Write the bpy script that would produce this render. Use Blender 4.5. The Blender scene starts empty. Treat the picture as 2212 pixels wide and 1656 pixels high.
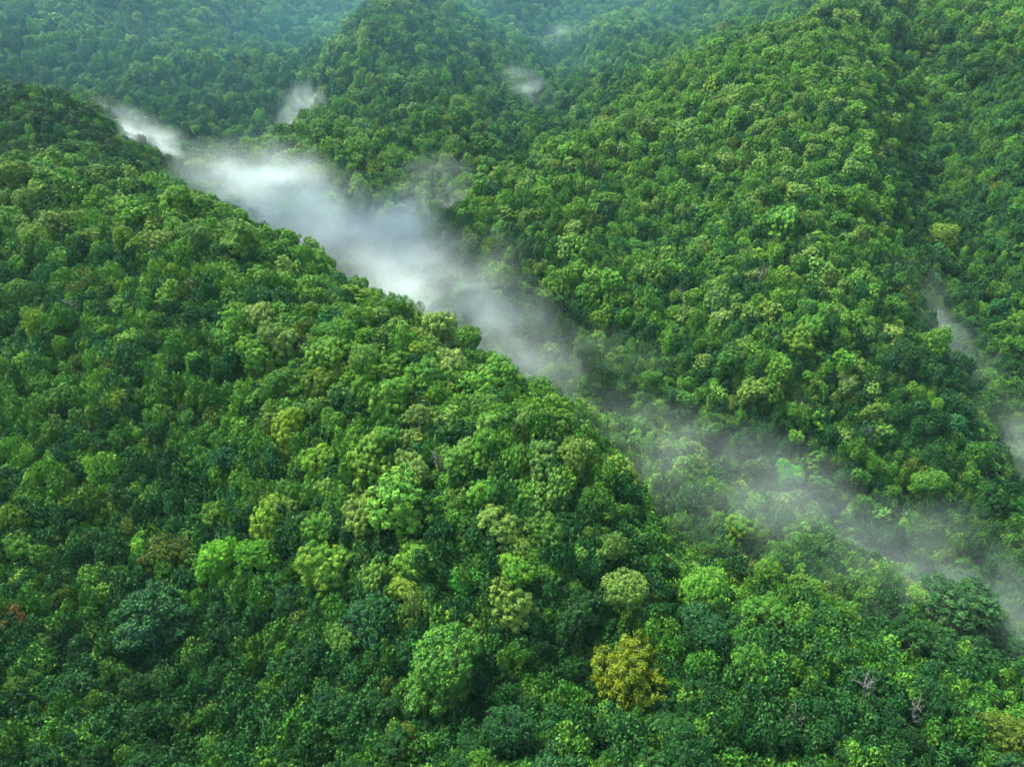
import bpy, math, random
import numpy as np

SEED = 11
rnd = random.Random(SEED)
nrs = np.random.RandomState(SEED)
sc = bpy.context.scene
COL = sc.collection

# ------------------------------------------------------------------ camera, sky, sun, exposure
CAM_Z = 160.0
PITCH = math.radians(28.0)
HFOV = math.radians(72.0)
cam = bpy.data.cameras.new('camera')
cam_ob = bpy.data.objects.new('camera', cam)
COL.objects.link(cam_ob)
cam.sensor_fit = 'HORIZONTAL'
cam.angle_x = HFOV
cam.clip_start = 0.5
cam.clip_end = 6000
cam_ob.location = (0, 0, CAM_Z)
cam_ob.rotation_euler = (math.pi / 2 - PITCH, 0, 0)
sc.camera = cam_ob

SUN_EL, SUN_AZ = math.radians(60), math.radians(-58)   # azimuth from +Y (ahead of the camera), negative = left
world = bpy.data.worlds.new('World')
sc.world = world
world.use_nodes = True
wn = world.node_tree
sky = wn.nodes.new('ShaderNodeTexSky')
sky.sky_type = 'NISHITA'
sky.sun_disc = False
sky.sun_elevation = SUN_EL
sky.sun_rotation = SUN_AZ
sky.air_density = 1.0
sky.dust_density = 2.2
sky.ozone_density = 1.0
bg = wn.nodes['Background']
wn.links.new(sky.outputs[0], bg.inputs['Color'])
bg.inputs['Strength'].default_value = 0.05

sun = bpy.data.lights.new('sun', 'SUN')
sun.energy = 1.5
sun.angle = math.radians(14)
sun.color = (1.0, 0.96, 0.84)
sun_ob = bpy.data.objects.new('sun', sun)
COL.objects.link(sun_ob)
sun_ob.rotation_euler = (math.pi / 2 - SUN_EL, 0, math.pi - SUN_AZ)
sun_ob.location = (0, 0, 400)

vs = sc.view_settings
vs.view_transform = 'Standard'
vs.look = 'None'
vs.gamma = 1
vs.use_curve_mapping = False
vs.exposure = 3.15

cy = sc.cycles
cy.use_adaptive_sampling = True
cy.adaptive_threshold = 0.02
cy.use_denoising = True
cy.max_bounces = 7
cy.diffuse_bounces = 3
cy.glossy_bounces = 1
cy.transmission_bounces = 2
cy.transparent_max_bounces = 4
cy.volume_bounces = 4
cy.volume_step_rate = 1.0
cy.volume_max_steps = 128
cy.sample_clamp_indirect = 4

# ------------------------------------------------------------------ where a sight line of the photograph runs (picture 2212 wide)
FPX = 1106 / math.tan(HFOV / 2)
CP, SP = math.cos(PITCH), math.sin(PITCH)


def ray(px, py):
    u = (px - 1106) / FPX
    v = (828 - py) / FPX
    return np.array([u, CP + v * SP, -SP + v * CP])


def at(px, py, t):
    p = ray(px, py) * t
    return np.array([p[0], p[1], p[2] + CAM_Z])


def project(P):
    """world points (n,3) -> px, py, depth"""
    P = np.atleast_2d(P)
    x, y, z = P[:, 0], P[:, 1], P[:, 2] - CAM_Z
    d = y * CP - z * SP
    w = y * SP + z * CP
    d = np.where(d > 1, d, 1)
    return 1106 + FPX * x / d, 828 - FPX * w / d, d


# ------------------------------------------------------------------ the lie of the land: crest and valley lines
CANOPY = 8.5
LINES = [
    # long front ridge, crest
    [(-420, 270, 285), (-200, 315, 264), (0, 345, 245), (200, 352, 228), (330, 400, 216), (450, 435, 206), (540, 510, 196), (640, 605, 188),
     (760, 665, 181), (860, 712, 173), (950, 768, 167), (1090, 810, 160), (1215, 880, 151), (1285, 950, 142), (1335, 1030, 134), (1380, 1120, 127), (1415, 1210, 121), (1450, 1300, 117)],
    # gully up the front face and along its foot
    [(330, 1120, 143), (250, 1300, 131), (215, 1470, 122), (330, 1590, 115), (700, 1570, 114), (1000, 1530, 114), (1250, 1470, 117), (1440, 1390, 122), (1530, 1320, 132)],
    # rib left of the gully, and left slope
    [(-300, 900, 170), (0, 900, 158), (60, 1150, 140), (60, 1350, 125), (20, 1500, 114)],
    # ribs of the front face
    [(560, 900, 158), (640, 1100, 140), (700, 1300, 127), (760, 1450, 118)],
    [(900, 900, 150), (850, 1050, 136), (950, 1300, 122), (960, 1440, 115)],
    # near rise at the foot of the picture
    [(-300, 1620, 102), (0, 1640, 100), (400, 1720, 96), (1000, 1620, 101), (1300, 1540, 106), (1560, 1400, 113), (1650, 1330, 117), (1850, 1360, 120), (2000, 1400, 123), (2300, 1430, 127)],
    [(-300, 2000, 82), (400, 2000, 80), (1106, 2000, 82), (1800, 2000, 86), (2500, 2000, 95)],
    # side spur right of the front ridge
    [(1250, 862, 196), (1380, 935, 194), (1480, 1000, 190), (1650, 1080, 182), (1790, 1150, 175), (1950, 1230, 169), (2110, 1290, 164), (2350, 1400, 157)],
    # fold between the front ridge and the side spur
    [(1310, 990, 190), (1380, 1085, 188), (1450, 1185, 175), (1530, 1265, 158), (1630, 1318, 149)],
    # valley between the side spur and the near rise
    [(1560, 1290, 138), (1750, 1315, 143), (1900, 1370, 147), (2100, 1395, 148), (2350, 1460, 146)],
    # main valley floor
    [(330, 330, 375), (450, 395, 335), (580, 480, 310), (700, 570, 285), (880, 660, 265), (1100, 745, 250), (1250, 850, 238), (1420, 945, 229), (1560, 1005, 223), (1720, 1085, 214), (1900, 1165, 206), (2100, 1245, 199), (2350, 1340, 191)],
    # right hill: crest down to its end
    [(2200, -120, 560), (2050, -60, 490), (1900, 5, 420), (1790, 45, 372), (1640, 110, 350), (1480, 200, 335), (1300, 290, 320), (1130, 340, 305), (1000, 430, 290), (955, 530, 274), (985, 640, 260)],
    # its rib running down to the right
    [(1790, 45, 372), (1870, 180, 330), (1900, 330, 300), (1955, 540, 262), (2010, 690, 242), (2060, 900, 221), (2120, 1060, 210), (2260, 1200, 202)],
    # its face
    [(1450, 420, 285), (1400, 620, 255), (1350, 780, 244)],
    [(1690, 420, 264), (1650, 650, 234), (1640, 850, 221)],
    # gully behind that rib
    [(1975, 130, 418), (2035, 300, 366), (2000, 450, 336), (2095, 620, 303), (2130, 800, 272), (2250, 960, 250), (2380, 1160, 222)],
    # right-hand slope
    [(2120, 50, 420), (2212, 200, 350), (2212, 500, 290), (2300, 700, 262)],
    [(2500, 0, 380), (2500, 300, 295), (2700, 450, 262), (2900, 800, 230), (2900, 1300, 190)],
    # valley behind the right hill
    [(880, 500, 318), (1000, 430, 338), (1100, 358, 362), (1200, 285, 405), (1240, 205, 458), (1205, 115, 535), (1180, 45, 610), (1170, -30, 710)],
    # middle hill, crest and face
    [(1110, -130, 660), (1020, -50, 575), (930, 5, 512), (800, 80, 465), (725, 165, 435), (690, 240, 408), (610, 295, 385), (560, 335, 366)],
    [(1010, -20, 560), (1050, 60, 500), (1110, 150, 452), (1195, 255, 400)],
    [(930, 70, 475), (910, 180, 425)],
    [(820, 250, 395), (850, 380, 345)],
    [(1000, 260, 385), (960, 360, 350)],
    # valley between the middle hill and the left mountain
    [(480, 330, 402), (620, 280, 445), (735, 145, 492), (790, 72, 550), (850, 15, 620), (890, -45, 720)],
    # left mountain
    [(350, 255, 425), (300, 150, 462), (300, 20, 525), (180, -50, 590), (150, -200, 760)],
    [(0, 50, 460), (-300, 100, 430), (0, -60, 550), (-400, -100, 560)],
    [(560, 190, 478), (520, 70, 545), (470, -50, 640), (480, -200, 800)],
    # dark spur at the left
    [(-250, 90, 405), (0, 190, 362), (120, 228, 342), (215, 275, 324), (290, 350, 300), (345, 405, 276)],
    [(-250, 320, 335), (0, 355, 312), (190, 362, 288), (300, 398, 258)],
    [(-200, 130, 440), (100, 178, 422), (250, 255, 388)],
    # far right hill
    [(1350, 205, 430), (1500, 100, 495), (1560, -30, 600), (1600, -150, 740)],
    [(1290, 130, 515), (1330, 60, 570), (1380, -20, 640), (1420, -130, 760)],
    [(1650, 40, 480), (1700, -60, 580), (2000, -110, 680)],
    ]
ctrl = []
for ln in LINES:
    pts = [at(*p) - np.array([0, 0, CANOPY]) for p in ln]
    for a, b in zip(pts[:-1], pts[1:]):
        d = np.linalg.norm((b - a)[:2])
        n = max(1, int(d / (6 + 0.03 * a[1])))
        for k in range(n):
            ctrl.append(a + (b - a) * k / n)
    ctrl.append(pts[-1])
for x, y, z in [(-250, -120, -80), (0, -120, -85), (250, -120, -95), (-420, 0, -70), (420, 0, -100), (-500, 250, -20), (520, 200, -60), (600, 450, 20),
                (-700, 600, 20), (700, 800, 60), (-900, -150, -40), (900, -150, -60), (-900, 1100, 180), (-300, 1100, 190), (200, 1100, 195), (600, 1100, 190),
                (900, 1100, 190), (-900, 500, 20), (900, 500, 40)]:
    ctrl.append(np.array([x, y, z + CAM_Z]))
ctrl = np.array(ctrl)
# drop control points that sit on top of one another
keep = []
for i in range(len(ctrl)):
    if all((ctrl[i, 0] - ctrl[j, 0]) ** 2 + (ctrl[i, 1] - ctrl[j, 1]) ** 2 > 9 for j in keep):
        keep.append(i)
ctrl = ctrl[keep]
SOFT = 5.0


def kern(ax, ay, bx, by):
    return np.sqrt((ax[:, None] - bx[None]) ** 2 + (ay[:, None] - by[None]) ** 2 + SOFT ** 2)


n = len(ctrl)
Km = kern(ctrl[:, 0], ctrl[:, 1], ctrl[:, 0], ctrl[:, 1]) - 1.5 * np.eye(n)
Pm = np.c_[np.ones(n), ctrl[:, :2] / 500]
Am = np.block([[Km, Pm], [Pm.T, np.zeros((3, 3))]])
sol = np.linalg.solve(Am, np.r_[ctrl[:, 2], 0, 0, 0])


class Noise2:
    """smooth value noise on a lattice"""

    def __init__(self, seed):
        self.g = np.random.RandomState(seed).rand(256, 256)

    def __call__(self, x, y, s):
        x = np.asarray(x) / s + 1000
        y = np.asarray(y) / s + 1000
        i, j = np.floor(x).astype(int), np.floor(y).astype(int)
        fx, fy = x - i, y - j
        fx, fy = fx * fx * (3 - 2 * fx), fy * fy * (3 - 2 * fy)
        g = self.g
        a, b = g[i % 256, j % 256], g[(i + 1) % 256, j % 256]
        c, d = g[i % 256, (j + 1) % 256], g[(i + 1) % 256, (j + 1) % 256]
        return (a * (1 - fx) + b * fx) * (1 - fy) + (c * (1 - fx) + d * fx) * fy


N1, N2, N3 = Noise2(3), Noise2(7), Noise2(19)


def ground_raw(x, y):
    x, y = np.asarray(x, float).ravel(), np.asarray(y, float).ravel()
    out = np.empty(len(x))
    for i in range(0, len(x), 20000):
        xs, ys = x[i:i + 20000], y[i:i + 20000]
        out[i:i + 20000] = kern(xs, ys, ctrl[:, 0], ctrl[:, 1]) @ sol[:n] + sol[n] + sol[n + 1] * xs / 500 + sol[n + 2] * ys / 500
    far = np.clip((y - 330) / 150, 0, 1)
    out += (N1(x, y, 90) - .5) * 30 * far + (N2(x, y, 45) - .5) * 12 * far + (N1(x, y, 38) - .5) * (4 + .008 * y) + (N2(x, y, 15) - .5) * 1.8
    return out


GS = 5.0
gx = np.arange(-900, 901, GS)
gy = np.arange(-150, 1101, GS)
GX, GY = np.meshgrid(gx, gy)
GZ = ground_raw(GX, GY).reshape(GX.shape)


def ground(x, y):
    fx = np.clip((np.asarray(x, float) - gx[0]) / GS, 0, len(gx) - 1.001)
    fy = np.clip((np.asarray(y, float) - gy[0]) / GS, 0, len(gy) - 1.001)
    i, j = fx.astype(int), fy.astype(int)
    a, b = fx - i, fy - j
    return (GZ[j, i] * (1 - a) + GZ[j, i + 1] * a) * (1 - b) + (GZ[j + 1, i] * (1 - a) + GZ[j + 1, i + 1] * a) * b


def box_mean(a, k):
    p = np.pad(a, ((k + 1, k), (k + 1, k)), mode='edge').cumsum(0).cumsum(1)
    w = 2 * k + 1
    return (p[w:, w:] - p[:-w, w:] - p[w:, :-w] + p[:-w, :-w]) / (w * w)


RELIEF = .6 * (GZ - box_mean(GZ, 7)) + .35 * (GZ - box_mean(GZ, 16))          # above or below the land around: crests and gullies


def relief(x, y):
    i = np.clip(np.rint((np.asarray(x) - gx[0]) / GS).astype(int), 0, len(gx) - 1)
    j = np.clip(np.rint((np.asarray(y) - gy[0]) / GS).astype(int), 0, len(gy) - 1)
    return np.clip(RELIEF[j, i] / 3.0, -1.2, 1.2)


TS = np.arange(60, 1000, 1.0)


def on_canopy(px, py, h=CANOPY):
    """first point where the sight line meets the canopy"""
    P = ray(px, py)[None] * TS[:, None]
    below = P[:, 2] + CAM_Z < ground(P[:, 0], P[:, 1]) + h
    k = int(np.argmax(below)) if below.any() else len(TS) - 1
    return P[k, 0], P[k, 1], TS[k]


# ------------------------------------------------------------------ node helpers
def new_mat(name):
    m = bpy.data.materials.new(name)
    m.use_nodes = True
    m.node_tree.nodes.clear()
    return m, m.node_tree.nodes, m.node_tree.links


def link_mesh(name, verts, faces, mat, smooth=False):
    me = bpy.data.meshes.new(name)
    me.from_pydata(verts, [], faces)
    if mat:
        me.materials.append(mat)
    if smooth:
        me.polygons.foreach_set('use_smooth', [True] * len(me.polygons))
    me.update()
    return me


# ------------------------------------------------------------------ ground
m_ground, nd, lk = new_mat('forest_floor')
out = nd.new('ShaderNodeOutputMaterial')
bs = nd.new('ShaderNodeBsdfPrincipled')
bs.inputs['Roughness'].default_value = .9
tc = nd.new('ShaderNodeTexCoord')
nz = nd.new('ShaderNodeTexNoise')
nz.inputs['Scale'].default_value = .35
nz.inputs['Detail'].default_value = 6
rp = nd.new('ShaderNodeValToRGB')
rp.color_ramp.elements[0].position = .35
rp.color_ramp.elements[0].color = (.014, .03, .012, 1)
rp.color_ramp.elements[1].position = .7
rp.color_ramp.elements[1].color = (.035, .075, .022, 1)
lk.new(tc.outputs['Object'], nz.inputs['Vector'])
lk.new(nz.outputs['Fac'], rp.inputs['Fac'])
lk.new(rp.outputs['Color'], bs.inputs['Base Color'])
lk.new(bs.outputs[0], out.inputs['Surface'])

ny, nx = GX.shape
vv = np.c_[GX.ravel(), GY.ravel(), GZ.ravel()]
jj, ii = np.meshgrid(np.arange(ny - 1), np.arange(nx - 1), indexing='ij')
q = (jj * nx + ii).ravel()
ff = np.c_[q, q + 1, q + nx + 1, q + nx]
me = link_mesh('hills', vv.tolist(), ff.tolist(), m_ground, True)
hills = bpy.data.objects.new('hills', me)
COL.objects.link(hills)
hills['kind'] = 'structure'
hills['label'] = 'steep forested hills and valleys under the trees'

# ------------------------------------------------------------------ foliage and bark materials
def foliage_mat(name):
    """leaf colour = the tree's own tint, varied leaf by leaf and bough by bough"""
    m, nd, lk = new_mat(name)
    out = nd.new('ShaderNodeOutputMaterial')
    tint = nd.new('ShaderNodeAttribute')
    tint.attribute_type = 'INSTANCER'
    tint.attribute_name = 'tint'
    leaf = nd.new('ShaderNodeAttribute')
    leaf.attribute_name = 'leaf'
    clump = nd.new('ShaderNodeAttribute')
    clump.attribute_name = 'clump'
    young_lit = nd.new('ShaderNodeAttribute')
    young_lit.attribute_name = 'young_lit'
    hsv = nd.new('ShaderNodeHueSaturation')
    lk.new(tint.outputs['Color'], hsv.inputs['Color'])
    # value: .72..1.3 by leaf and bough
    v1 = nd.new('ShaderNodeMath'); v1.operation = 'MULTIPLY_ADD'
    lk.new(leaf.outputs['Fac'], v1.inputs[0]); v1.inputs[1].default_value = .36; v1.inputs[2].default_value = .60
    v2 = nd.new('ShaderNodeMath'); v2.operation = 'MULTIPLY_ADD'
    lk.new(clump.outputs['Fac'], v2.inputs[0]); v2.inputs[1].default_value = .55; lk.new(v1.outputs[0], v2.inputs[2])
    lk.new(v2.outputs[0], hsv.inputs['Value'])
    h1 = nd.new('ShaderNodeMath'); h1.operation = 'MULTIPLY_ADD'
    lk.new(clump.outputs['Fac'], h1.inputs[0]); h1.inputs[1].default_value = -.035; h1.inputs[2].default_value = .52
    lk.new(h1.outputs[0], hsv.inputs['Hue'])
    # bough tips paler: new shoots, with a top-lit look put into the colour
    mx = nd.new('ShaderNodeMix'); mx.data_type = 'RGBA'
    ml = nd.new('ShaderNodeMix'); ml.data_type = 'RGBA'; ml.blend_type = 'MULTIPLY'
    ml.inputs['Factor'].default_value = 1
    lk.new(hsv.outputs['Color'], ml.inputs['A'])
    ml.inputs['B'].default_value = (1.85, 1.60, 1.55, 1)
    lk.new(young_lit.outputs['Fac'], mx.inputs['Factor'])
    lk.new(hsv.outputs['Color'], mx.inputs['A'])
    lk.new(ml.outputs['Result'], mx.inputs['B'])
    bs = nd.new('ShaderNodeBsdfPrincipled')
    bs.inputs['Roughness'].default_value = .55
    bs.inputs['Specular IOR Level'].default_value = .12
    tr = nd.new('ShaderNodeBsdfTranslucent')
    lk.new(mx.outputs['Result'], bs.inputs['Base Color'])
    lk.new(mx.outputs['Result'], tr.inputs['Color'])
    ms = nd.new('ShaderNodeMixShader')
    ms.inputs[0].default_value = .12
    lk.new(bs.outputs[0], ms.inputs[1])
    lk.new(tr.outputs[0], ms.inputs[2])
    lk.new(ms.outputs[0], out.inputs['Surface'])
    return m


def bark_mat(name, c1, c2):
    m, nd, lk = new_mat(name)
    out = nd.new('ShaderNodeOutputMaterial')
    bs = nd.new('ShaderNodeBsdfPrincipled')
    bs.inputs['Roughness'].default_value = .85
    tc = nd.new('ShaderNodeTexCoord')
    nz = nd.new('ShaderNodeTexNoise'); nz.inputs['Scale'].default_value = 1.8; nz.inputs['Detail'].default_value = 5
    rp = nd.new('ShaderNodeValToRGB')
    rp.color_ramp.elements[0].position = .35; rp.color_ramp.elements[0].color = (*c1, 1)
    rp.color_ramp.elements[1].position = .65; rp.color_ramp.elements[1].color = (*c2, 1)
    lk.new(tc.outputs['Object'], nz.inputs['Vector'])
    lk.new(nz.outputs['Fac'], rp.inputs['Fac'])
    lk.new(rp.outputs['Color'], bs.inputs['Base Color'])
    lk.new(bs.outputs[0], out.inputs['Surface'])
    return m


M_LEAF = foliage_mat('foliage')
M_BARK = bark_mat('bark', (.09, .075, .055), (.22, .195, .155))
M_DEAD = bark_mat('dead_wood', (.045, .048, .04), (.10, .108, .09))


# ------------------------------------------------------------------ tree shapes (crown radius 5 m, canopy height about 9 m)
def unit(v):
    return v / np.maximum(np.linalg.norm(v, axis=-1, keepdims=True), 1e-9)


def leaves(rs, pos, nrm, size, jitter, droop=0.0):
    """one small kite-shaped leaf spray at every point"""
    k = len(pos)
    nn = unit(nrm + jitter * rs.normal(size=(k, 3)))
    t = unit(np.cross(nn, rs.normal(size=(k, 3))))
    t[:, 2] -= droop
    t = unit(t)
    b = unit(np.cross(nn, t))
    s = (size * rs.uniform(.55, 1.5, k))[:, None]
    V = np.stack([pos - t * s * .55, pos - b * s * .36 + nn * s * .07, pos + t * s * .65, pos + b * s * .36 + nn * s * .07], 1)
    return V.reshape(-1, 3)


def sphere_dirs(rs, k, zmin=-1.0):
    z = rs.uniform(zmin, 1, k)
    a = rs.uniform(0, 2 * math.pi, k)
    r = np.sqrt(1 - z * z)
    return np.c_[r * np.cos(a), r * np.sin(a), z]


STYLE = {
    # lobes: boughs on the dome; skirt: boughs lower down round the rim; tuft: radius of the leaf tufts in metres
    'billowy': dict(lobes=10, skirt=8, lr=(.28, .44), tuft=(.46, .80), gap=1.18, leaves=20000, size=.225, jit=.30, young_lit=1.0, flat=.88, base=5.2, spread=.66),
    'domed': dict(lobes=9, skirt=8, lr=(.34, .48), tuft=(.34, .55), gap=.95, leaves=19000, size=.22, jit=.36, young_lit=.35, flat=.95, base=5.0, spread=.60),
    'loose': dict(lobes=11, skirt=10, lr=(.22, .42), tuft=(.40, .85), gap=1.05, leaves=16000, size=.255, jit=.70, young_lit=.40, flat=.85, base=4.8, spread=.72),
    'draped': dict(lobes=9, skirt=8, lr=(.26, .44), tuft=(.40, .80), gap=1.0, leaves=15000, size=.24, jit=.55, young_lit=.50, flat=1.05, base=4.9, spread=.62),
    'feathery': dict(lobes=10, skirt=9, lr=(.24, .40), tuft=(.35, .65), gap=1.0, leaves=15000, size=.285, jit=.6, young_lit=.50, flat=.95, base=4.6, spread=.66),
}


def crown_data(style, seed, thin=1.0, big=1.0):
    st = STYLE[style]
    rs = np.random.RandomState(seed)
    R = 5.0
    L = [(np.array([rs.uniform(-.6, .6), rs.uniform(-.6, .6), st['base'] + R * .42 * st['flat']]), R * rs.uniform(.40, .50))]
    squash = rs.uniform(.62, 1.0)
    a0 = rs.uniform(0, 6.28)
    for i in range(st['lobes']):
        a = a0 + i * 2.39996 + rs.uniform(-.4, .4)
        rr = R * st['spread'] * math.sqrt(rs.uniform(.18, 1.1))
        lr = R * rs.uniform(*st['lr'])
        zz = st['base'] + R * .46 * st['flat'] * (1.0 - 1.3 * (rr / R) ** 2) + rs.uniform(-1.4, 1.5)
        L.append((np.array([rr * math.cos(a), rr * math.sin(a) * squash, zz]), lr))
    for i in range(st['skirt']):
        a = a0 + 2 * math.pi * (i + rs.uniform(-.3, .3)) / st['skirt']
        rr = R * rs.uniform(.60, .82)
        L.append((np.array([rr * math.cos(a), rr * math.sin(a) * squash, st['base'] - rs.uniform(.6, 2.6)]), R * rs.uniform(.20, .32)))
    # leaf tufts sit on the boughs' outer sides, a little apart
    C, CR, CN = [], [], []
    for i, (c, lr) in enumerate(L):
        m = np.mean(st['tuft'])
        k = int(2.6 * math.pi * lr * lr / (m * m * 3.2 * st['gap'] ** 2)) + 4
        mine = []
        for d in sphere_dirs(rs, k * 3, -.6):
            if len(mine) >= k:
                break
            p = c + d * lr * np.array([1, 1, st['flat']]) * rs.uniform(.86, 1.1)
            if any(np.linalg.norm((p - c2) / lr2) < .86 for j, (c2, lr2) in enumerate(L) if j != i):
                continue
            tr = rs.uniform(*st['tuft'])
            if any(np.linalg.norm(p - p2) < (tr + r2) * .74 * st['gap'] for p2, r2 in mine):
                continue
            mine.append((p, tr))
            C.append(p); CR.append(tr); CN.append(unit(d + np.array([0, 0, .55])))
    C, CR, CN = np.array(C), np.array(CR), np.array(CN)
    w = CR ** 2
    per = np.maximum(8, (st['leaves'] * thin * w / w.sum()).astype(int))
    pos, nrm, cl, yg = [], [], [], []
    for i in range(len(C)):
        k = per[i]
        d = unit(sphere_dirs(rs, k, -.85) + CN[i] * .40)
        lump = 1 + .20 * np.sin(d[:, 0] * 6 + i) * np.sin(d[:, 1] * 6 + 2 * i) + .12 * np.sin(d[:, 2] * 9 + i)
        rr = CR[i] * lump * rs.uniform(.70, 1.08, k)
        rr = np.where(rs.rand(k) < .16, rr * rs.uniform(1.05, 1.5, k), rr)
        low = d[:, 2] < -.1
        p = C[i] + d * rr[:, None] * np.array([1, 1, .9])
        p[low] -= CN[i] * CR[i] * .25
        pos.append(p); nrm.append(unit(d + .3 * CN[i] + np.array([0, 0, .25])))
        cl.append(np.full(k, rs.rand()))
        tip = np.clip((d @ CN[i] - .2) / .5, 0, 1) * (rr / CR[i] > .8)
        yg.append(tip * rs.uniform(.5, 1, k) * st['young_lit'] * rs.uniform(.35, 1.2))
    size = np.full(sum(len(p) for p in pos), st['size'] * big)
    # a few leaves on inner twigs close the view into the crown
    k = int(900 * thin)
    i = rs.randint(len(L), size=k)
    d = sphere_dirs(rs, k, -.6)
    pos.append(np.array([L[j][0] for j in i]) + d * np.array([L[j][1] for j in i])[:, None] * rs.uniform(.5, .85, k)[:, None])
    nrm.append(unit(d + [0, 0, .5])); cl.append(rs.rand(k)); yg.append(np.zeros(k))
    size = np.r_[size, np.full(k, .6)]
    if style == 'draped':      # curtains of creeper hanging from the rim
        for s in range(60):
            i = rs.randint(len(C))
            if CN[i][2] > .85:
                continue
            k = int(rs.randint(50, 120) * thin)
            h = rs.uniform(1.5, 4.6)
            u = rs.rand(k)
            o = unit((C[i] - [0, 0, C[i][2]]) + 1e-3)
            p = C[i] + o * (CR[i] * .8 + .25 * np.sin(u * 5)[:, None]) + rs.normal(size=(k, 3)) * np.array([.26, .26, .15])
            p[:, 2] -= u * h
            pos.append(p); nrm.append(np.repeat(unit(o + [0, 0, .35])[None], k, 0))
            cl.append(np.full(k, rs.rand())); yg.append(rs.uniform(0, .35, k))
            size = np.r_[size, np.full(k, .27 * big)]
    pos, nrm = np.concatenate(pos), np.concatenate(nrm)
    V = leaves(rs, pos, nrm, size, st['jit'], .5 if style == 'feathery' else .15)
    return V, np.concatenate(cl), np.clip(np.concatenate(yg), 0, 1), rs.rand(len(pos)), L


def tube(V, F, pts, rad, k=6):
    """tapered tube along pts, appended to V, F"""
    pts = [np.asarray(p, float) for p in pts]
    b = len(V)
    for i, p in enumerate(pts):
        d = pts[min(i + 1, len(pts) - 1)] - pts[max(i - 1, 0)]
        d = unit(d)
        s = unit(np.cross(d, [.31, .87, .38]))
        u = np.cross(d, s)
        for j in range(k):
            a = 2 * math.pi * j / k
            V.append((p + rad[i] * (math.cos(a) * s + math.sin(a) * u)).tolist())
    for i in range(len(pts) - 1):
        for j in range(k):
            F.append((b + i * k + j, b + i * k + (j + 1) % k, b + (i + 1) * k + (j + 1) % k, b + (i + 1) * k + j))
    F.append(tuple(b + (len(pts) - 1) * k + j for j in range(k)))


def trunk_data(rs, L):
    V, F = [], []
    lean = rs.uniform(-.6, .6, 2)
    fork = np.array([lean[0] * .5, lean[1] * .5, 3.6])
    tube(V, F, [(0, 0, -3), (0, 0, 0), (lean[0] * .2, lean[1] * .2, 1.6), fork], [.42, .34, .27, .24], 7)
    for c, lr in L:
        e = c + np.array([0, 0, lr * .35])
        m = fork * .5 + e * .5 + np.array([rs.uniform(-.3, .3), rs.uniform(-.3, .3), -.4])
        tube(V, F, [fork - [0, 0, .3], m, e], [.17, .11, .03], 5)
        for s in range(2):
            t = e + rs.normal(size=3) * lr * .45 + np.array([0, 0, lr * .2])
            tube(V, F, [m, m * .4 + t * .6 + [0, 0, .1], t], [.08, .05, .015], 4)
    return V, F


def leaf_mesh(name, V, cl, yg, lf):
    k = len(V) // 4
    me = bpy.data.meshes.new(name)
    me.vertices.add(len(V)); me.loops.add(len(V)); me.polygons.add(k)
    me.vertices.foreach_set('co', V.astype(np.float32).ravel())
    me.loops.foreach_set('vertex_index', np.arange(len(V), dtype=np.int32))
    me.polygons.foreach_set('loop_start', np.arange(0, len(V), 4, dtype=np.int32))
    for nm, arr in (('leaf', lf), ('clump', cl), ('young_lit', yg)):
        a = me.attributes.new(nm, 'FLOAT', 'FACE')
        a.data.foreach_set('value', arr.astype(np.float32))
    me.materials.append(M_LEAF)
    me.update(calc_edges=True)
    return me


VARIANTS = [('billowy', 5), ('domed', 3), ('loose', 4), ('draped', 4), ('feathery', 2)]
CROWNS, TRUNKS, FAR, STYLE_OF, BY_STYLE = [], [], [], [], {}
for style, cnt in VARIANTS:
    for v in range(cnt):
        i = len(CROWNS)
        V, cl, yg, lf, L = crown_data(style, 100 + 17 * i)
        BY_STYLE.setdefault(style, []).append(i)
        CROWNS.append(leaf_mesh('crown', V, cl, yg, lf))
        tv, tf = trunk_data(np.random.RandomState(500 + i), L)
        TRUNKS.append(link_mesh('trunk', tv, tf, M_BARK, True))
        # the same crown with fewer, larger leaves for the trees farther off
        V, cl, yg, lf, L = crown_data(style, 100 + 17 * i, .36, 1.68)
        FAR.append(leaf_mesh('far_crown', V, cl, yg, lf))
        STYLE_OF.append(style)

# low bushes of the undergrowth
BUSHES = []
for v in range(4):
    rs = np.random.RandomState(900 + v)
    pos, nrm, cl = [], [], []
    for i in range(16):
        c = np.array([rs.normal() * .75, rs.normal() * .75, rs.uniform(.2, 1.3)])
        r = rs.uniform(.45, .85)
        d = sphere_dirs(rs, 300, -.2)
        pos.append(c + d * r * rs.uniform(.7, 1.1, 300)[:, None]); nrm.append(unit(d + [0, 0, .4])); cl.append(np.full(300, rs.rand()))
    pos, nrm = np.concatenate(pos), np.concatenate(nrm)
    V = leaves(rs, pos, nrm, np.full(len(pos), .16), .6, .3)
    BUSHES.append(leaf_mesh('bush', V, np.concatenate(cl), rs.uniform(0, .3, len(pos)), rs.rand(len(pos))))

# ------------------------------------------------------------------ where the trees stand
TINT = {
    'mid green': (.044, .134, .014), 'deep green': (.015, .067, .013), 'blue-green': (.020, .094, .023), 'fresh green': (.068, .182, .017),
    'yellow-green': (.085, .182, .014), 'olive': (.058, .108, .013), 'pale green': (.090, .184, .028), 'lime green': (.078, .230, .012),
    'golden yellow': (.066, .112, .006), 'orange': (.220, .140, .025), 'russet': (.090, .072, .016), 'grey-green': (.062, .112, .048), 'bright green': (.045, .205, .016),
}
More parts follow.
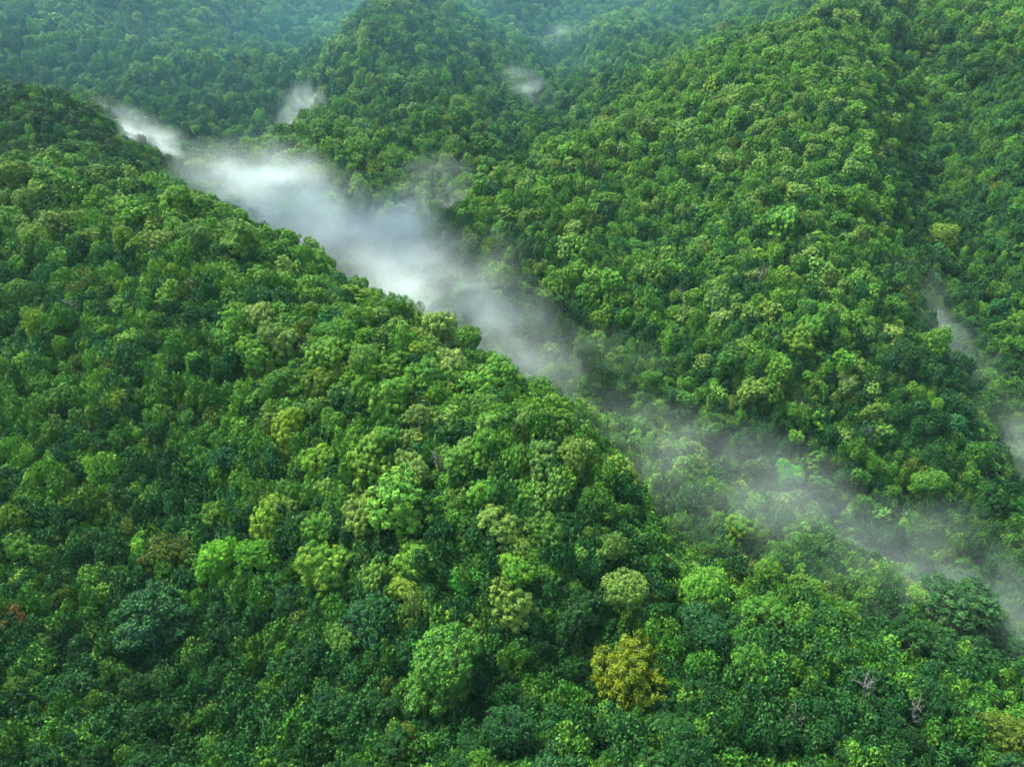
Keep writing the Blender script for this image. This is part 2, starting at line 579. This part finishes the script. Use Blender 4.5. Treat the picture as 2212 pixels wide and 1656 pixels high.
#  special trees of the photograph: picture place of the crown's middle, crown width in picture units, style, colour, label
SPECIAL = [
    (462, 1192, 112, 'domed', 'lime green', 'large lime green tree, left one of the bright pair low on the front slope'),
    (553, 1195, 110, 'domed', 'lime green', 'tall lime green tree, right one of the bright pair low on the front slope'),
    (301, 1136, 62, 'domed', 'lime green', 'lime green crown rising just behind the olive tree on the front slope'),
    (348, 1178, 105, 'loose', 'olive', 'olive brown tree just left of the bright lime pair'),
    (507, 1064, 62, 'domed', 'lime green', 'small round lime green tree above the bright lime pair'),
    (1013, 1228, 88, 'domed', 'bright green', 'narrow bright green tree alone among dark trees below the front ridge crest'),
    (945, 1430, 190, 'domed', 'mid green', 'very big dull green tree with three smooth domes near the foot of the slope'),
    (1355, 1440, 190, 'billowy', 'golden yellow', 'broad golden yellow tree standing out at the foot of the slope'),
    (797, 1325, 140, 'loose', 'blue-green', 'tall blue-green tree behind and left of the big three domed tree'),
    (340, 1315, 165, 'loose', 'blue-green', 'wide blue-green tree below the olive brown tree at left'),
    (14, 1310, 80, 'loose', 'russet', 'russet leaved tree low at the left border of the slope'),
    (529, 688, 34, 'loose', 'orange', 'small orange tree on the front ridge among green crowns'),
    (72, 503, 78, 'domed', 'yellow-green', 'yellow-green tree on the left shoulder, lower of two'),
    (36, 375, 92, 'domed', 'yellow-green', 'yellow-green tree on the top of the left shoulder, upper of two'),
    (27, 620, 85, 'domed', 'fresh green', 'fresh green tree at the left end of the front slope, below the yellow-green ones'),
    (1261, 362, 26, 'loose', 'orange', 'tiny orange tree under the crest of the right hill'),
    (1243, 411, 32, 'loose', 'golden yellow', 'tiny golden tree just below the tiny orange one on the right hill'),
    (1795, 968, 30, 'loose', 'russet', 'small russet dead-leaved tree low on the right hill near the valley'),
    (2040, 515, 78, 'domed', 'yellow-green', 'yellow-green tree in the gully behind the rib of the right hill'),
    (1927, 1380, 52, 'feathery', 'deep green', 'small very dark round tree on the near rise, right side'),
    (2162, 1468, 60, 'loose', 'golden yellow', 'golden tree among green ones on the near rise at far right'),
    (1662, 1322, 128, 'billowy', 'mid green', 'big fresh green tree crowning the near rise'),
    (1625, 1400, 105, 'draped', 'mid green', 'wide creeper hung tree just below the one crowning the near rise'),
    (2057, 1305, 165, 'billowy', 'deep green', 'huge domed tree half veiled by mist, right of the near rise'),
    (1385, 1285, 52, 'loose', 'grey-green', 'grey-green thin leaved tree beside the valley mist, above the golden tree'),
    (470, 962, 90, 'loose', 'blue-green', 'dull blue-green tree in the middle of the front slope'),
    (1698, 990, 70, 'domed', 'bright green', 'bright green tree in the dark hollow at the foot of the right hill'),
    (884, 690, 55, 'loose', 'grey-green', 'greyish tree standing in the mist just behind the front ridge'),
    (2170, 1560, 135, 'loose', 'olive', 'large olive tree at the lower right corner'),
    (700, 975, 95, 'billowy', 'yellow-green', 'yellow-green tree high in the middle of the front slope'),
    (790, 985, 125, 'billowy', 'fresh green', 'large fresh green tree right of the yellow-green one, high on the front slope'),
    (860, 1075, 165, 'billowy', 'fresh green', 'huge billowy fresh green tree in the middle of the front slope'),
    (1070, 1130, 120, 'billowy', 'pale green', 'pale billowy tree right below the huge billowy one'),
    (1010, 985, 110, 'billowy', 'mid green', 'mid green billowy tree above the pale one on the front slope'),
    (1690, 480, 95, 'billowy', 'fresh green', 'large domed tree in the middle of the right hill face'),
    (1710, 720, 85, 'billowy', 'yellow-green', 'pale yellow-green tree low on the right hill face'),
]
BARE = [
    (1640, 600, 45, 'grey leafless tree among crowns on the right hill face'),
    (1886, 930, 48, 'pale forked dead tree low on the rib of the right hill'),
    (1740, 880, 36, 'short pale dead tree left of the forked one on the right hill'),
    (1835, 832, 38, 'dark leafless tree above the pale forked one'),
    (1879, 1483, 50, 'grey twiggy leafless tree on the near rise'),
    (1975, 1512, 55, 'leaning grey leafless tree right of the twiggy one on the near rise'),
    (1728, 1535, 40, 'small grey leafless tree low on the near rise'),
    (1400, 262, 26, 'tiny leafless tree on the crest of the right hill'),
    (950, 980, 48, 'broken grey leafless tree between crowns of the front slope'),
    (154, 660, 48, 'greyish leafless tree top on the left part of the front slope'),
    (1480, 640, 34, 'thin leafless tree on the left part of the right hill face'),
]

trees = []      # x, y, radius, height factor, variant, tint, rot, kind index (special) or -1
CELL = 8.0
grid = {}


def near_ok(x, y, r, f):
    ci, cj = int(x // CELL), int(y // CELL)
    for i in range(ci - 2, ci + 3):
        for j in range(cj - 2, cj + 3):
            for (x2, y2, r2) in grid.get((i, j), ()):
                if (x - x2) ** 2 + (y - y2) ** 2 < (f * (r + r2)) ** 2:
                    return False
    return True


def put(x, y, r):
    grid.setdefault((int(x // CELL), int(y // CELL)), []).append((x, y, r))


for i, (px, py, w, style, tint, label) in enumerate(SPECIAL):
    x, y, t = on_canopy(px, py + w * .05)
    r = w / FPX * t / 2 * .9
    put(x, y, r)
    trees.append((x, y, r, 1.0, BY_STYLE[style][i % len(BY_STYLE[style])], tint, rnd.uniform(0, 6.28), i))
bare = []
for (px, py, w, label) in BARE:
    x, y, t = on_canopy(px, py)
    r = w / FPX * t / 2
    put(x, y, r * .6)
    bare.append((x, y, r, label))


def in_fan(x, y):
    return abs(x) < .80 * max(y, 0) + 55


def zone(x, y):
    """what grows here: weights of styles, colours (some light and shade put in), and the size of the crowns"""
    s = float(N3(x, y, 60)) + float(N2(x, y, 23)) * .5
    px, py, d = project(np.array([x, y, float(ground(x, y)) + CANOPY]))
    px, py, d = px[0], py[0], d[0]
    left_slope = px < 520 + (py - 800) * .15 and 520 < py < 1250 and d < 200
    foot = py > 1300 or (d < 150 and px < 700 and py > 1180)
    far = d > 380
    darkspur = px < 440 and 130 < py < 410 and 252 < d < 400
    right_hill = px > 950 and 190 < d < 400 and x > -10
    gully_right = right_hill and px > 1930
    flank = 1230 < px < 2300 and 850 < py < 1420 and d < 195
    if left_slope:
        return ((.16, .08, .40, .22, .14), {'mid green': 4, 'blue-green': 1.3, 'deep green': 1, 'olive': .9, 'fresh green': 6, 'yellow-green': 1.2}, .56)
    if foot:  # mostly deep green: shade over the lower slope put into the leaf colour
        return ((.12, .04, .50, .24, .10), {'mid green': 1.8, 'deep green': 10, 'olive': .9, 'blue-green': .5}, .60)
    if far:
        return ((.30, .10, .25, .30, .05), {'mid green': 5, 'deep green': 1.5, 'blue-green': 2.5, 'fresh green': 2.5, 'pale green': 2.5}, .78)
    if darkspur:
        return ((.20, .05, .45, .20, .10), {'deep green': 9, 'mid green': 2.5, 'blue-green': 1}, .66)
    if gully_right:  # darker mix, the gully's shade put into the leaf colour
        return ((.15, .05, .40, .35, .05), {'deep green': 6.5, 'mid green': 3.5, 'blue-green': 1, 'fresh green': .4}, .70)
    if flank:
        return ((.25, .10, .25, .25, .15), {'mid green': 3, 'fresh green': 4, 'blue-green': .8, 'pale green': 1.5}, .60)
    if right_hill:
        return ((.68, .10, .08, .12, .02), {'mid green': 4, 'fresh green': 4.5, 'pale green': 2.5, 'yellow-green': .6, 'deep green': .8}, .72)
    return ((.66, .10, .12, .11, .01), {'mid green': 4, 'fresh green': 4.5, 'yellow-green': .6, 'deep green': .8, 'pale green': 1.5, 'blue-green': .3}, .76)


STY = [s for s, _ in VARIANTS]
LIGHT = {'fresh green': 1.6, 'pale green': 1.9, 'yellow-green': 1.5, 'deep green': .45, 'blue-green': .7, 'mid green': .9}   # paler kinds for tall crowns and crests, putting lit tops into the colour
Y_FAR = 1000.0
passes = [(6.4, 9.0, 6000, .60, 1000), (4.6, 6.4, 34000, .58, 1000), (3.2, 4.6, 100000, .56, 1000), (2.2, 3.2, 120000, .54, 620), (1.5, 2.2, 90000, .52, 330)]
zcache = {}
for (r0, r1, cnt, f, y_max) in passes:
    for k in range(cnt):
        y = y_max * math.sqrt(rnd.random()) - 10
        x = rnd.uniform(-1, 1) * (.80 * max(y, 0) + 55)
        r = rnd.uniform(r0, r1)
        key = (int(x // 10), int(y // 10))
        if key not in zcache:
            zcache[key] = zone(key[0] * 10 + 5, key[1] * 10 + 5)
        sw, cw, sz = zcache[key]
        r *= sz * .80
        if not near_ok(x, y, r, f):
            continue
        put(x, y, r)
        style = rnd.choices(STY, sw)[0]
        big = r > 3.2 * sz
        e = (1.0 if big else -1.0) + 1.3 * float(relief(x, y))           # crest light and gully shade put into the choice of leaf colour
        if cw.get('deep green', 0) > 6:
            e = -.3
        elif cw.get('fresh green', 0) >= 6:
            e = max(e, .5)  # left slope kept paler, its sunlit look put into the colour
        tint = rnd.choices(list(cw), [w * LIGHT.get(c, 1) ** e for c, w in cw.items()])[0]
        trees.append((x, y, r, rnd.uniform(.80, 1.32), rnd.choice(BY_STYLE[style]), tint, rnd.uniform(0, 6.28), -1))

T = np.array([(t[0], t[1], t[2], t[3], t[4], t[6], t[7]) for t in trees])
TZ = ground(T[:, 0], T[:, 1])


def tint_of(name):
    c = np.array(TINT[name])
    v = rnd.gauss(1, .10)
    return [max(.004, c[0] * v * rnd.uniform(.88, 1.14)), max(.004, c[1] * v), max(.004, c[2] * v * rnd.uniform(.85, 1.2))]


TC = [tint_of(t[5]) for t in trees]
SCL = T[:, 2] / 5.0
TGX = (ground(T[:, 0] + 6, T[:, 1]) - ground(T[:, 0] - 6, T[:, 1])) / 12
TGY = (ground(T[:, 0], T[:, 1] + 6) - ground(T[:, 0], T[:, 1] - 6)) / 12
LEAN = .45                                   # crowns lean out from the slope towards the light
TILT = np.c_[np.arctan(TGY * LEAN), -np.arctan(TGX * LEAN), T[:, 5]]
STRETCH = np.random.RandomState(5).uniform(.82, 1.2, len(T))
HGT = np.sqrt(SCL) * T[:, 3] * np.clip(.70 + .42 * SCL, .8, 1.25)          # small crowns stand on relatively tall trunks
# crown middle in the picture, its size there and whether something stands before it
MID = np.c_[T[:, 0], T[:, 1], TZ + 8.0 * HGT]
PX, PY, PD = project(MID)
PW = FPX * 2 * T[:, 2] / PD
inside = (PX > -20) & (PX < 2232) & (PY > -20) & (PY < 1690)
vis = np.zeros(len(T), bool)
for i in np.nonzero(inside)[0]:
    top = MID[i] + [0, 0, 2.0 * HGT[i]]
    s = np.linspace(.3, .97, 60)[:, None]
    P = np.array([0, 0, CAM_Z])[None] * (1 - s) + top[None] * s
    vis[i] = not (ground(P[:, 0], P[:, 1]) + 6.0 > P[:, 2]).any()
print('trees', len(T), 'in view', int((inside & vis).sum()))
score = np.where(inside & vis, PW, 0)
score[T[:, 6] >= 0] = 1e6
N_THINGS = 300 - len(BARE)
order = np.argsort(-score)
single = set(order[:N_THINGS].tolist())

# ------------------------------------------------------------------ the trees one can tell apart
GROUP = 'trees of the forest canopy'


SHAPE = {'billowy': 'billowy', 'domed': 'smooth domed', 'loose': 'loose crowned', 'draped': 'creeper hung', 'feathery': 'feathery'}
MARKS = {7: 'the broad golden tree', 0: 'the lime pair', 1: 'the lime pair', 3: 'the olive brown tree', 4: 'the small round lime tree', 5: 'the narrow bright green tree', 6: 'the three domed tree',
         8: 'the tall blue-green tree', 10: 'the russet border tree', 11: 'the small orange tree', 12: 'the lower shoulder tree', 14: 'the fresh green border tree',
         19: 'the dark round tree', 21: 'the tree crowning the near rise', 23: 'the huge misty dome', 24: 'the grey-green thin tree', 27: 'the greyish mist tree',
         28: 'the olive corner tree', 31: 'the huge billowy tree', 26: 'the bright hollow tree', 20: 'the golden tree at far right', 25: 'the dull blue-green tree'}
MARKS = {('%s' % k): v for k, v in MARKS.items()}
WAYS = ['right of', 'above right of', 'above', 'above left of', 'left of', 'below left of', 'below', 'below right of']
ORD = ['nearest', 'second nearest', 'third nearest', 'fourth nearest', 'fifth nearest', 'sixth nearest', 'seventh nearest', 'eighth nearest', 'ninth nearest', 'tenth nearest']
W = PW[list(single)]
q1, q2 = np.quantile(W, .3), np.quantile(W, .75)
LABEL, rank = {}, {}
for i in single:
    if T[i, 6] >= 0:
        LABEL[i] = SPECIAL[int(T[i, 6])][5]
        continue
    best = min(MARKS, key=lambda k: (SPECIAL[int(k)][0] - PX[i]) ** 2 + (SPECIAL[int(k)][1] - PY[i]) ** 2)
    sx, sy = SPECIAL[int(best)][:2]
    dist = math.hypot(PX[i] - sx, PY[i] - sy)
    way = WAYS[int(round(math.atan2(sy - PY[i], PX[i] - sx) / (math.pi / 4))) % 8]
    size = 'small' if PW[i] < q1 else 'large' if PW[i] > q2 else 'middling'
    key = (size, trees[i][5], SHAPE[STYLE_OF[int(T[i, 4])]], way, MARKS[best])
    rank.setdefault(key, []).append((dist, i))
for (size, colour, shape, way, mark), lst in rank.items():
    for k, (_, i) in enumerate(sorted(lst)):
        LABEL[i] = f"{size} {colour} {shape} tree {'' if len(lst) == 1 else ORD[min(k, 9)] + ' '}{way} {mark}"


for i in sorted(single):
    x, y, r, hf, var, rot, sp = T[i]
    var, sp = int(var), int(sp)
    root = bpy.data.objects.new('forest_tree', None)
    COL.objects.link(root)
    root.location = (x, y, TZ[i])
    root.rotation_euler = TILT[i]
    root.scale = (SCL[i] * STRETCH[i], SCL[i] / STRETCH[i], HGT[i])
    root.empty_display_size = .5
    root['category'] = 'tree'
    root['group'] = GROUP
    root['label'] = LABEL[i]
    for nm, dat in (('trunk', TRUNKS[var]), ('crown', CROWNS[var])):
        o = bpy.data.objects.new(nm, dat)
        COL.objects.link(o)
        o.parent = root
        o['tint'] = TC[i]

# leafless trees
for bi, (x, y, r, label) in enumerate(bare):
    rs = np.random.RandomState(70 + bi)
    root = bpy.data.objects.new('leafless_tree', None)
    COL.objects.link(root)
    root.location = (x, y, float(ground(x, y)))
    root['category'] = 'tree'
    root['group'] = 'leafless trees'
    root['label'] = label
    H = 8.5 + r * .5
    lean = rs.uniform(-.12, .12, 2) * H
    V, F = [], []
    path = [np.array([lean[0] * s * s, lean[1] * s * s, H * s - 1]) + np.r_[rs.uniform(-.12, .12, 2), 0] for s in np.linspace(0, 1, 7)]
    tube(V, F, path, np.linspace(.26, .05, 7), 6)
    o = bpy.data.objects.new('trunk', link_mesh('trunk', V, F, M_DEAD, True))
    COL.objects.link(o); o.parent = root
    for k in range(9):
        s = rs.uniform(.5, .97)
        b = path[0] + (path[-1] - path[0]) * s
        j = min(5, int(s * 6)); b = path[j] + (path[j + 1] - path[j]) * (s * 6 - j)
        a = rs.uniform(0, 6.28) ; ln = r * rs.uniform(.6, 1.15)
        e = b + np.array([math.cos(a) * ln, math.sin(a) * ln, ln * rs.uniform(.4, 1.1)])
        m = b * .5 + e * .5 + rs.normal(size=3) * .2
        V, F = [], []
        tube(V, F, [b, m, e], [.11, .075, .02], 5)
        for q in range(7):
            u = rs.uniform(.3, 1)
            c = b + (m - b) * u * 2 if u < .5 else m + (e - m) * (u - .5) * 2
            t = c + rs.normal(size=3) * ln * .3 + np.array([0, 0, ln * .2])
            tube(V, F, [c, c * .5 + t * .5 + rs.normal(size=3) * .08, t], [.045, .03, .012], 4)
        o = bpy.data.objects.new('branch', link_mesh('branch', V, F, M_DEAD, True))
        COL.objects.link(o); o.parent = root


# ------------------------------------------------------------------ the rest of the forest, and the undergrowth
def scatter(name, label, protos, P, rot, scl, var, tint):
    """one object whose geometry nodes stand the given meshes on the given points"""
    hold = bpy.data.collections.new(name + '_shapes')
    for k, (meshes) in enumerate(protos):
        o = bpy.data.objects.new(f'{name}_shape_{k:02d}', meshes)
        hold.objects.link(o)
    me = bpy.data.meshes.new(name)
    me.from_pydata(P.tolist(), [], [])
    for nm, typ, arr in (('turn', 'FLOAT_VECTOR', rot), ('size', 'FLOAT_VECTOR', scl), ('tint', 'FLOAT_VECTOR', tint)):
        a = me.attributes.new(nm, typ, 'POINT')
        a.data.foreach_set('vector', np.asarray(arr, np.float32).ravel())
    a = me.attributes.new('shape', 'INT', 'POINT')
    a.data.foreach_set('value', np.asarray(var, np.int32))
    ob = bpy.data.objects.new(name, me)
    COL.objects.link(ob)
    ob['kind'] = 'stuff'
    ob['label'] = label
    ng = bpy.data.node_groups.new(name + '_scatter', 'GeometryNodeTree')
    ng.interface.new_socket('Geometry', in_out='INPUT', socket_type='NodeSocketGeometry')
    ng.interface.new_socket('Geometry', in_out='OUTPUT', socket_type='NodeSocketGeometry')
    gi, go = ng.nodes.new('NodeGroupInput'), ng.nodes.new('NodeGroupOutput')
    iop = ng.nodes.new('GeometryNodeInstanceOnPoints')
    ci = ng.nodes.new('GeometryNodeCollectionInfo')
    ci.inputs['Collection'].default_value = hold
    ci.inputs['Separate Children'].default_value = True
    ci.inputs['Reset Children'].default_value = True

    def attr(nm, typ):
        a = ng.nodes.new('GeometryNodeInputNamedAttribute')
        a.data_type = typ
        a.inputs['Name'].default_value = nm
        return a.outputs['Attribute']
    L = ng.links.new
    L(gi.outputs[0], iop.inputs['Points'])
    L(ci.outputs[0], iop.inputs['Instance'])
    iop.inputs['Pick Instance'].default_value = True
    L(attr('shape', 'INT'), iop.inputs['Instance Index'])
    L(attr('turn', 'FLOAT_VECTOR'), iop.inputs['Rotation'])
    L(attr('size', 'FLOAT_VECTOR'), iop.inputs['Scale'])
    L(iop.outputs[0], go.inputs[0])
    md = ob.modifiers.new('scatter', 'NODES')
    md.node_group = ng
    return ob


rest = np.array([i for i in range(len(T)) if i not in single])
scatter('forest', 'unbroken green forest canopy covering the hillsides behind the nearest trees', FAR,
        np.c_[T[rest, 0], T[rest, 1], TZ[rest]], TILT[rest],
        np.c_[SCL[rest] * STRETCH[rest], SCL[rest] / STRETCH[rest], HGT[rest]], T[rest, 4], np.array(TC)[rest])

ux, uy = [], []
for y0, y1, st in ((20, 230, 2.6), (230, 420, 3.6), (420, 620, 5.5)):
    for yy in np.arange(y0, y1, st):
        w = .80 * yy + 50
        xs = np.arange(-w, w, st)
        ux.append(xs + nrs.uniform(-.5, .5, len(xs)) * st)
        uy.append(np.full(len(xs), yy) + nrs.uniform(-.5, .5, len(xs)) * st)
ux, uy = np.concatenate(ux), np.concatenate(uy)
k = len(ux)
us = nrs.uniform(1.2, 2.3, k) * np.where(uy > 420, 1.5, np.where(uy > 230, 1.15, 1.0))
pick = nrs.choice(5, k, p=[.34, .44, .06, .12, .04])
pick = np.where((uy < 118) & (pick > 1), 1, pick)
cols = np.array([TINT['mid green'], TINT['deep green'], TINT['blue-green'], TINT['fresh green'], TINT['olive']])[pick]
scatter('undergrowth', 'low bushes and creepers filling the gaps between the trees', BUSHES,
        np.c_[ux, uy, ground(ux, uy) - .1], np.c_[np.zeros(k), np.zeros(k), nrs.uniform(0, 6.28, k)],
        np.c_[us, us, us * nrs.uniform(1.0, 2.2, k)], nrs.randint(0, len(BUSHES), k), cols * nrs.uniform(.75, 1.25, (k, 1)))

# ------------------------------------------------------------------ haze and mist
m_haze, nd, lk = new_mat('haze')
out = nd.new('ShaderNodeOutputMaterial')
pv = nd.new('ShaderNodeVolumePrincipled')
pv.inputs['Color'].default_value = (.50, .82, .98, 1)
pv.inputs['Density'].default_value = .00005
pv.inputs['Anisotropy'].default_value = .1
lk.new(pv.outputs[0], out.inputs['Volume'])
zt = max(float(GZ.max()), 260) + 25
zb = float(GZ.min()) - 4
X, Y0, Y1 = 906, -156, 1106
me = link_mesh('haze', [(x, y, z) for z in (zb, zt) for x, y in ((-X, Y0), (X, Y0), (X, Y1), (-X, Y1))],
               [(3, 2, 1, 0), (4, 5, 6, 7), (0, 1, 5, 4), (1, 2, 6, 5), (2, 3, 7, 6), (3, 0, 4, 7)], m_haze)
haze = bpy.data.objects.new('haze', me)
COL.objects.link(haze)
haze['kind'] = 'stuff'
haze['label'] = 'thin blue haze filling the air between the hills'


def mist_mat(peak, seed, grain, ragged, label):
    m, nd, lk = new_mat('mist')
    out = nd.new('ShaderNodeOutputMaterial')
    pv = nd.new('ShaderNodeVolumePrincipled')
    pv.inputs['Color'].default_value = (.83, .94, .91, 1) if 'veil of mist hanging' not in label else (.26, .72, .88, 1)
    pv.inputs['Anisotropy'].default_value = .15
    tc = nd.new('ShaderNodeTexCoord')
    ln = nd.new('ShaderNodeVectorMath'); ln.operation = 'LENGTH'
    lk.new(tc.outputs['Object'], ln.inputs[0])
    fall = nd.new('ShaderNodeMapRange'); fall.interpolation_type = 'SMOOTHSTEP'
    fall.inputs['From Min'].default_value = 1.0; fall.inputs['From Max'].default_value = .05
    lk.new(ln.outputs['Value'], fall.inputs['Value'])
    gp = nd.new('ShaderNodeNewGeometry')
    mp = nd.new('ShaderNodeMapping')
    mp.inputs['Location'].default_value = (seed * 3.7, seed * 1.3, seed * 2.1)
    mp.inputs['Scale'].default_value = (1 / grain, 1 / grain, 1.25 / grain)
    lk.new(gp.outputs['Position'], mp.inputs['Vector'])
    nz = nd.new('ShaderNodeTexNoise')
    nz.inputs['Scale'].default_value = 1; nz.inputs['Detail'].default_value = 5; nz.inputs['Roughness'].default_value = .6
    nz.inputs['Distortion'].default_value = .6
    lk.new(mp.outputs[0], nz.inputs['Vector'])
    wisp = nd.new('ShaderNodeMapRange'); wisp.interpolation_type = 'SMOOTHSTEP'
    wisp.inputs['From Min'].default_value =   .5 - .24 / ragged + .08 * (ragged - 2); wisp.inputs['From Max'].default_value = .5 + .30 / ragged + .08 * (ragged - 2)
    wisp.inputs['To Min'].default_value = .06; wisp.inputs['To Max'].default_value = peak
    lk.new(nz.outputs['Fac'], wisp.inputs['Value'])
    c = nd.new('ShaderNodeMath'); c.operation = 'MULTIPLY'
    wisp.inputs['To Min'].default_value = .03 * peak
    lk.new(wisp.outputs[0], c.inputs[0])
    lk.new(fall.outputs[0], c.inputs[1])
    lk.new(c.outputs[0], pv.inputs['Density'])
    lk.new(pv.outputs[0], out.inputs['Volume'])
    return m


import bmesh
from mathutils import Matrix, Vector
MIST = [   # end, end, half width, half height, density, grain, raggedness, label
    ((410, 355, 330), (1220, 810, 238), 48, 29, .036, 30, 2.1, 'long white mist bank lying in the valley behind the front ridge'),
    ((440, 400, 310), (700, 460, 296), 44, 31, .036, 28, 2.1, 'densest white lobe of the mist bank behind the front ridge'),
    ((770, 575, 268), (1200, 815, 226), 36, 27, .034, 26, 2.2, 'lower end of the mist bank thinning out along the front ridge'),
    ((770, 530, 288), (970, 465, 296), 30, 24, .026, 24, 2.0, 'mist filling the valley below the small puff'),
    ((190, 230, 390), (460, 395, 328), 20, 15, .055, 22, 2.5, 'thin tail of mist at the upper left end of the bank'),
    ((850, 540, 305), (985, 370, 325), 25, 23, .034, 19, 2.3, 'small puff of mist left of the end of the right hill'),
    ((760, 580, 282), (1120, 560, 265), 36, 18, .014, 26, 2.4, 'loose mist joining the bank to the small puff'),
    ((610, 285, 430), (710, 200, 440), 24, 20, .034, 18, 2.6, 'wisp of mist on the left flank of the middle hill'),
    ((1150, 105, 560), (1290, 85, 560), 25, 18, .022, 16, 2.8, 'faint wisp high in the far valley'),
    ((1070, 150, 432), (1200, 220, 420), 14, 12, .036, 13, 2.8, 'slanting wisp on the right flank of the middle hill'),
    ((1000, 700, 252), (1560, 1000, 210), 36, 22, .012, 22, 2.5, 'thin mist along the valley floor below the right hill'),
    ((1430, 940, 214), (1900, 1160, 193), 28, 16, .006, 22, 2.2, 'faint mist in the hollow at the foot of the right hill'),
    ((1740, 1190, 178), (2420, 1440, 156), 42, 22, .016, 22, 2.4, 'grey mist at the lower end of the valley, far right'),
    ((1840, 560, 272), (2120, 860, 244), 28, 20, .022, 19, 2.5, 'wisp of mist along the gully right of the right hill'),
    ((2100, 900, 236), (2320, 1020, 230), 28, 19, .020, 20, 2.4, 'small wisp at the right border of the slope'),
    ((1240, 880, 188), (2010, 1240, 166), 30, 18, .0095, 24, 2.0, 'thin veil of mist over the side spur'),
    ((1320, 1220, 140), (1490, 1350, 136), 15, 12, .009, 14, 2.4, 'faint veil beside the grey-green tree'),
    ((-900, 140, 470), (2100, 70, 540), 270, 125, .0009, 260, 1.0, 'broad pale veil of mist hanging before the farthest hills'),
]
for i, (e0, e1, wd, ht, den, grain, rag, label) in enumerate(MIST):
    p0, p1 = Vector(at(*e0)), Vector(at(*e1))
    ax = (p1 - p0)
    half = ax.length / 2 + wd * .35
    ax.normalize()
    side = ax.cross(Vector((0, 0, 1))).normalized()
    up = side.cross(ax)
    mtx = Matrix((ax * half, side * wd, up * ht)).transposed().to_4x4()
    mtx.translation = (p0 + p1) / 2
    bm = bmesh.new()
    bmesh.ops.create_icosphere(bm, subdivisions=3, radius=1.03)
    me = bpy.data.meshes.new('mist')
    bm.to_mesh(me); bm.free()
    me.materials.append(mist_mat(den, i + 1, grain, rag, label))
    o = bpy.data.objects.new('mist', me)
    o.matrix_world = mtx
    COL.objects.link(o)
    o['kind'] = 'stuff'
    o['label'] = label
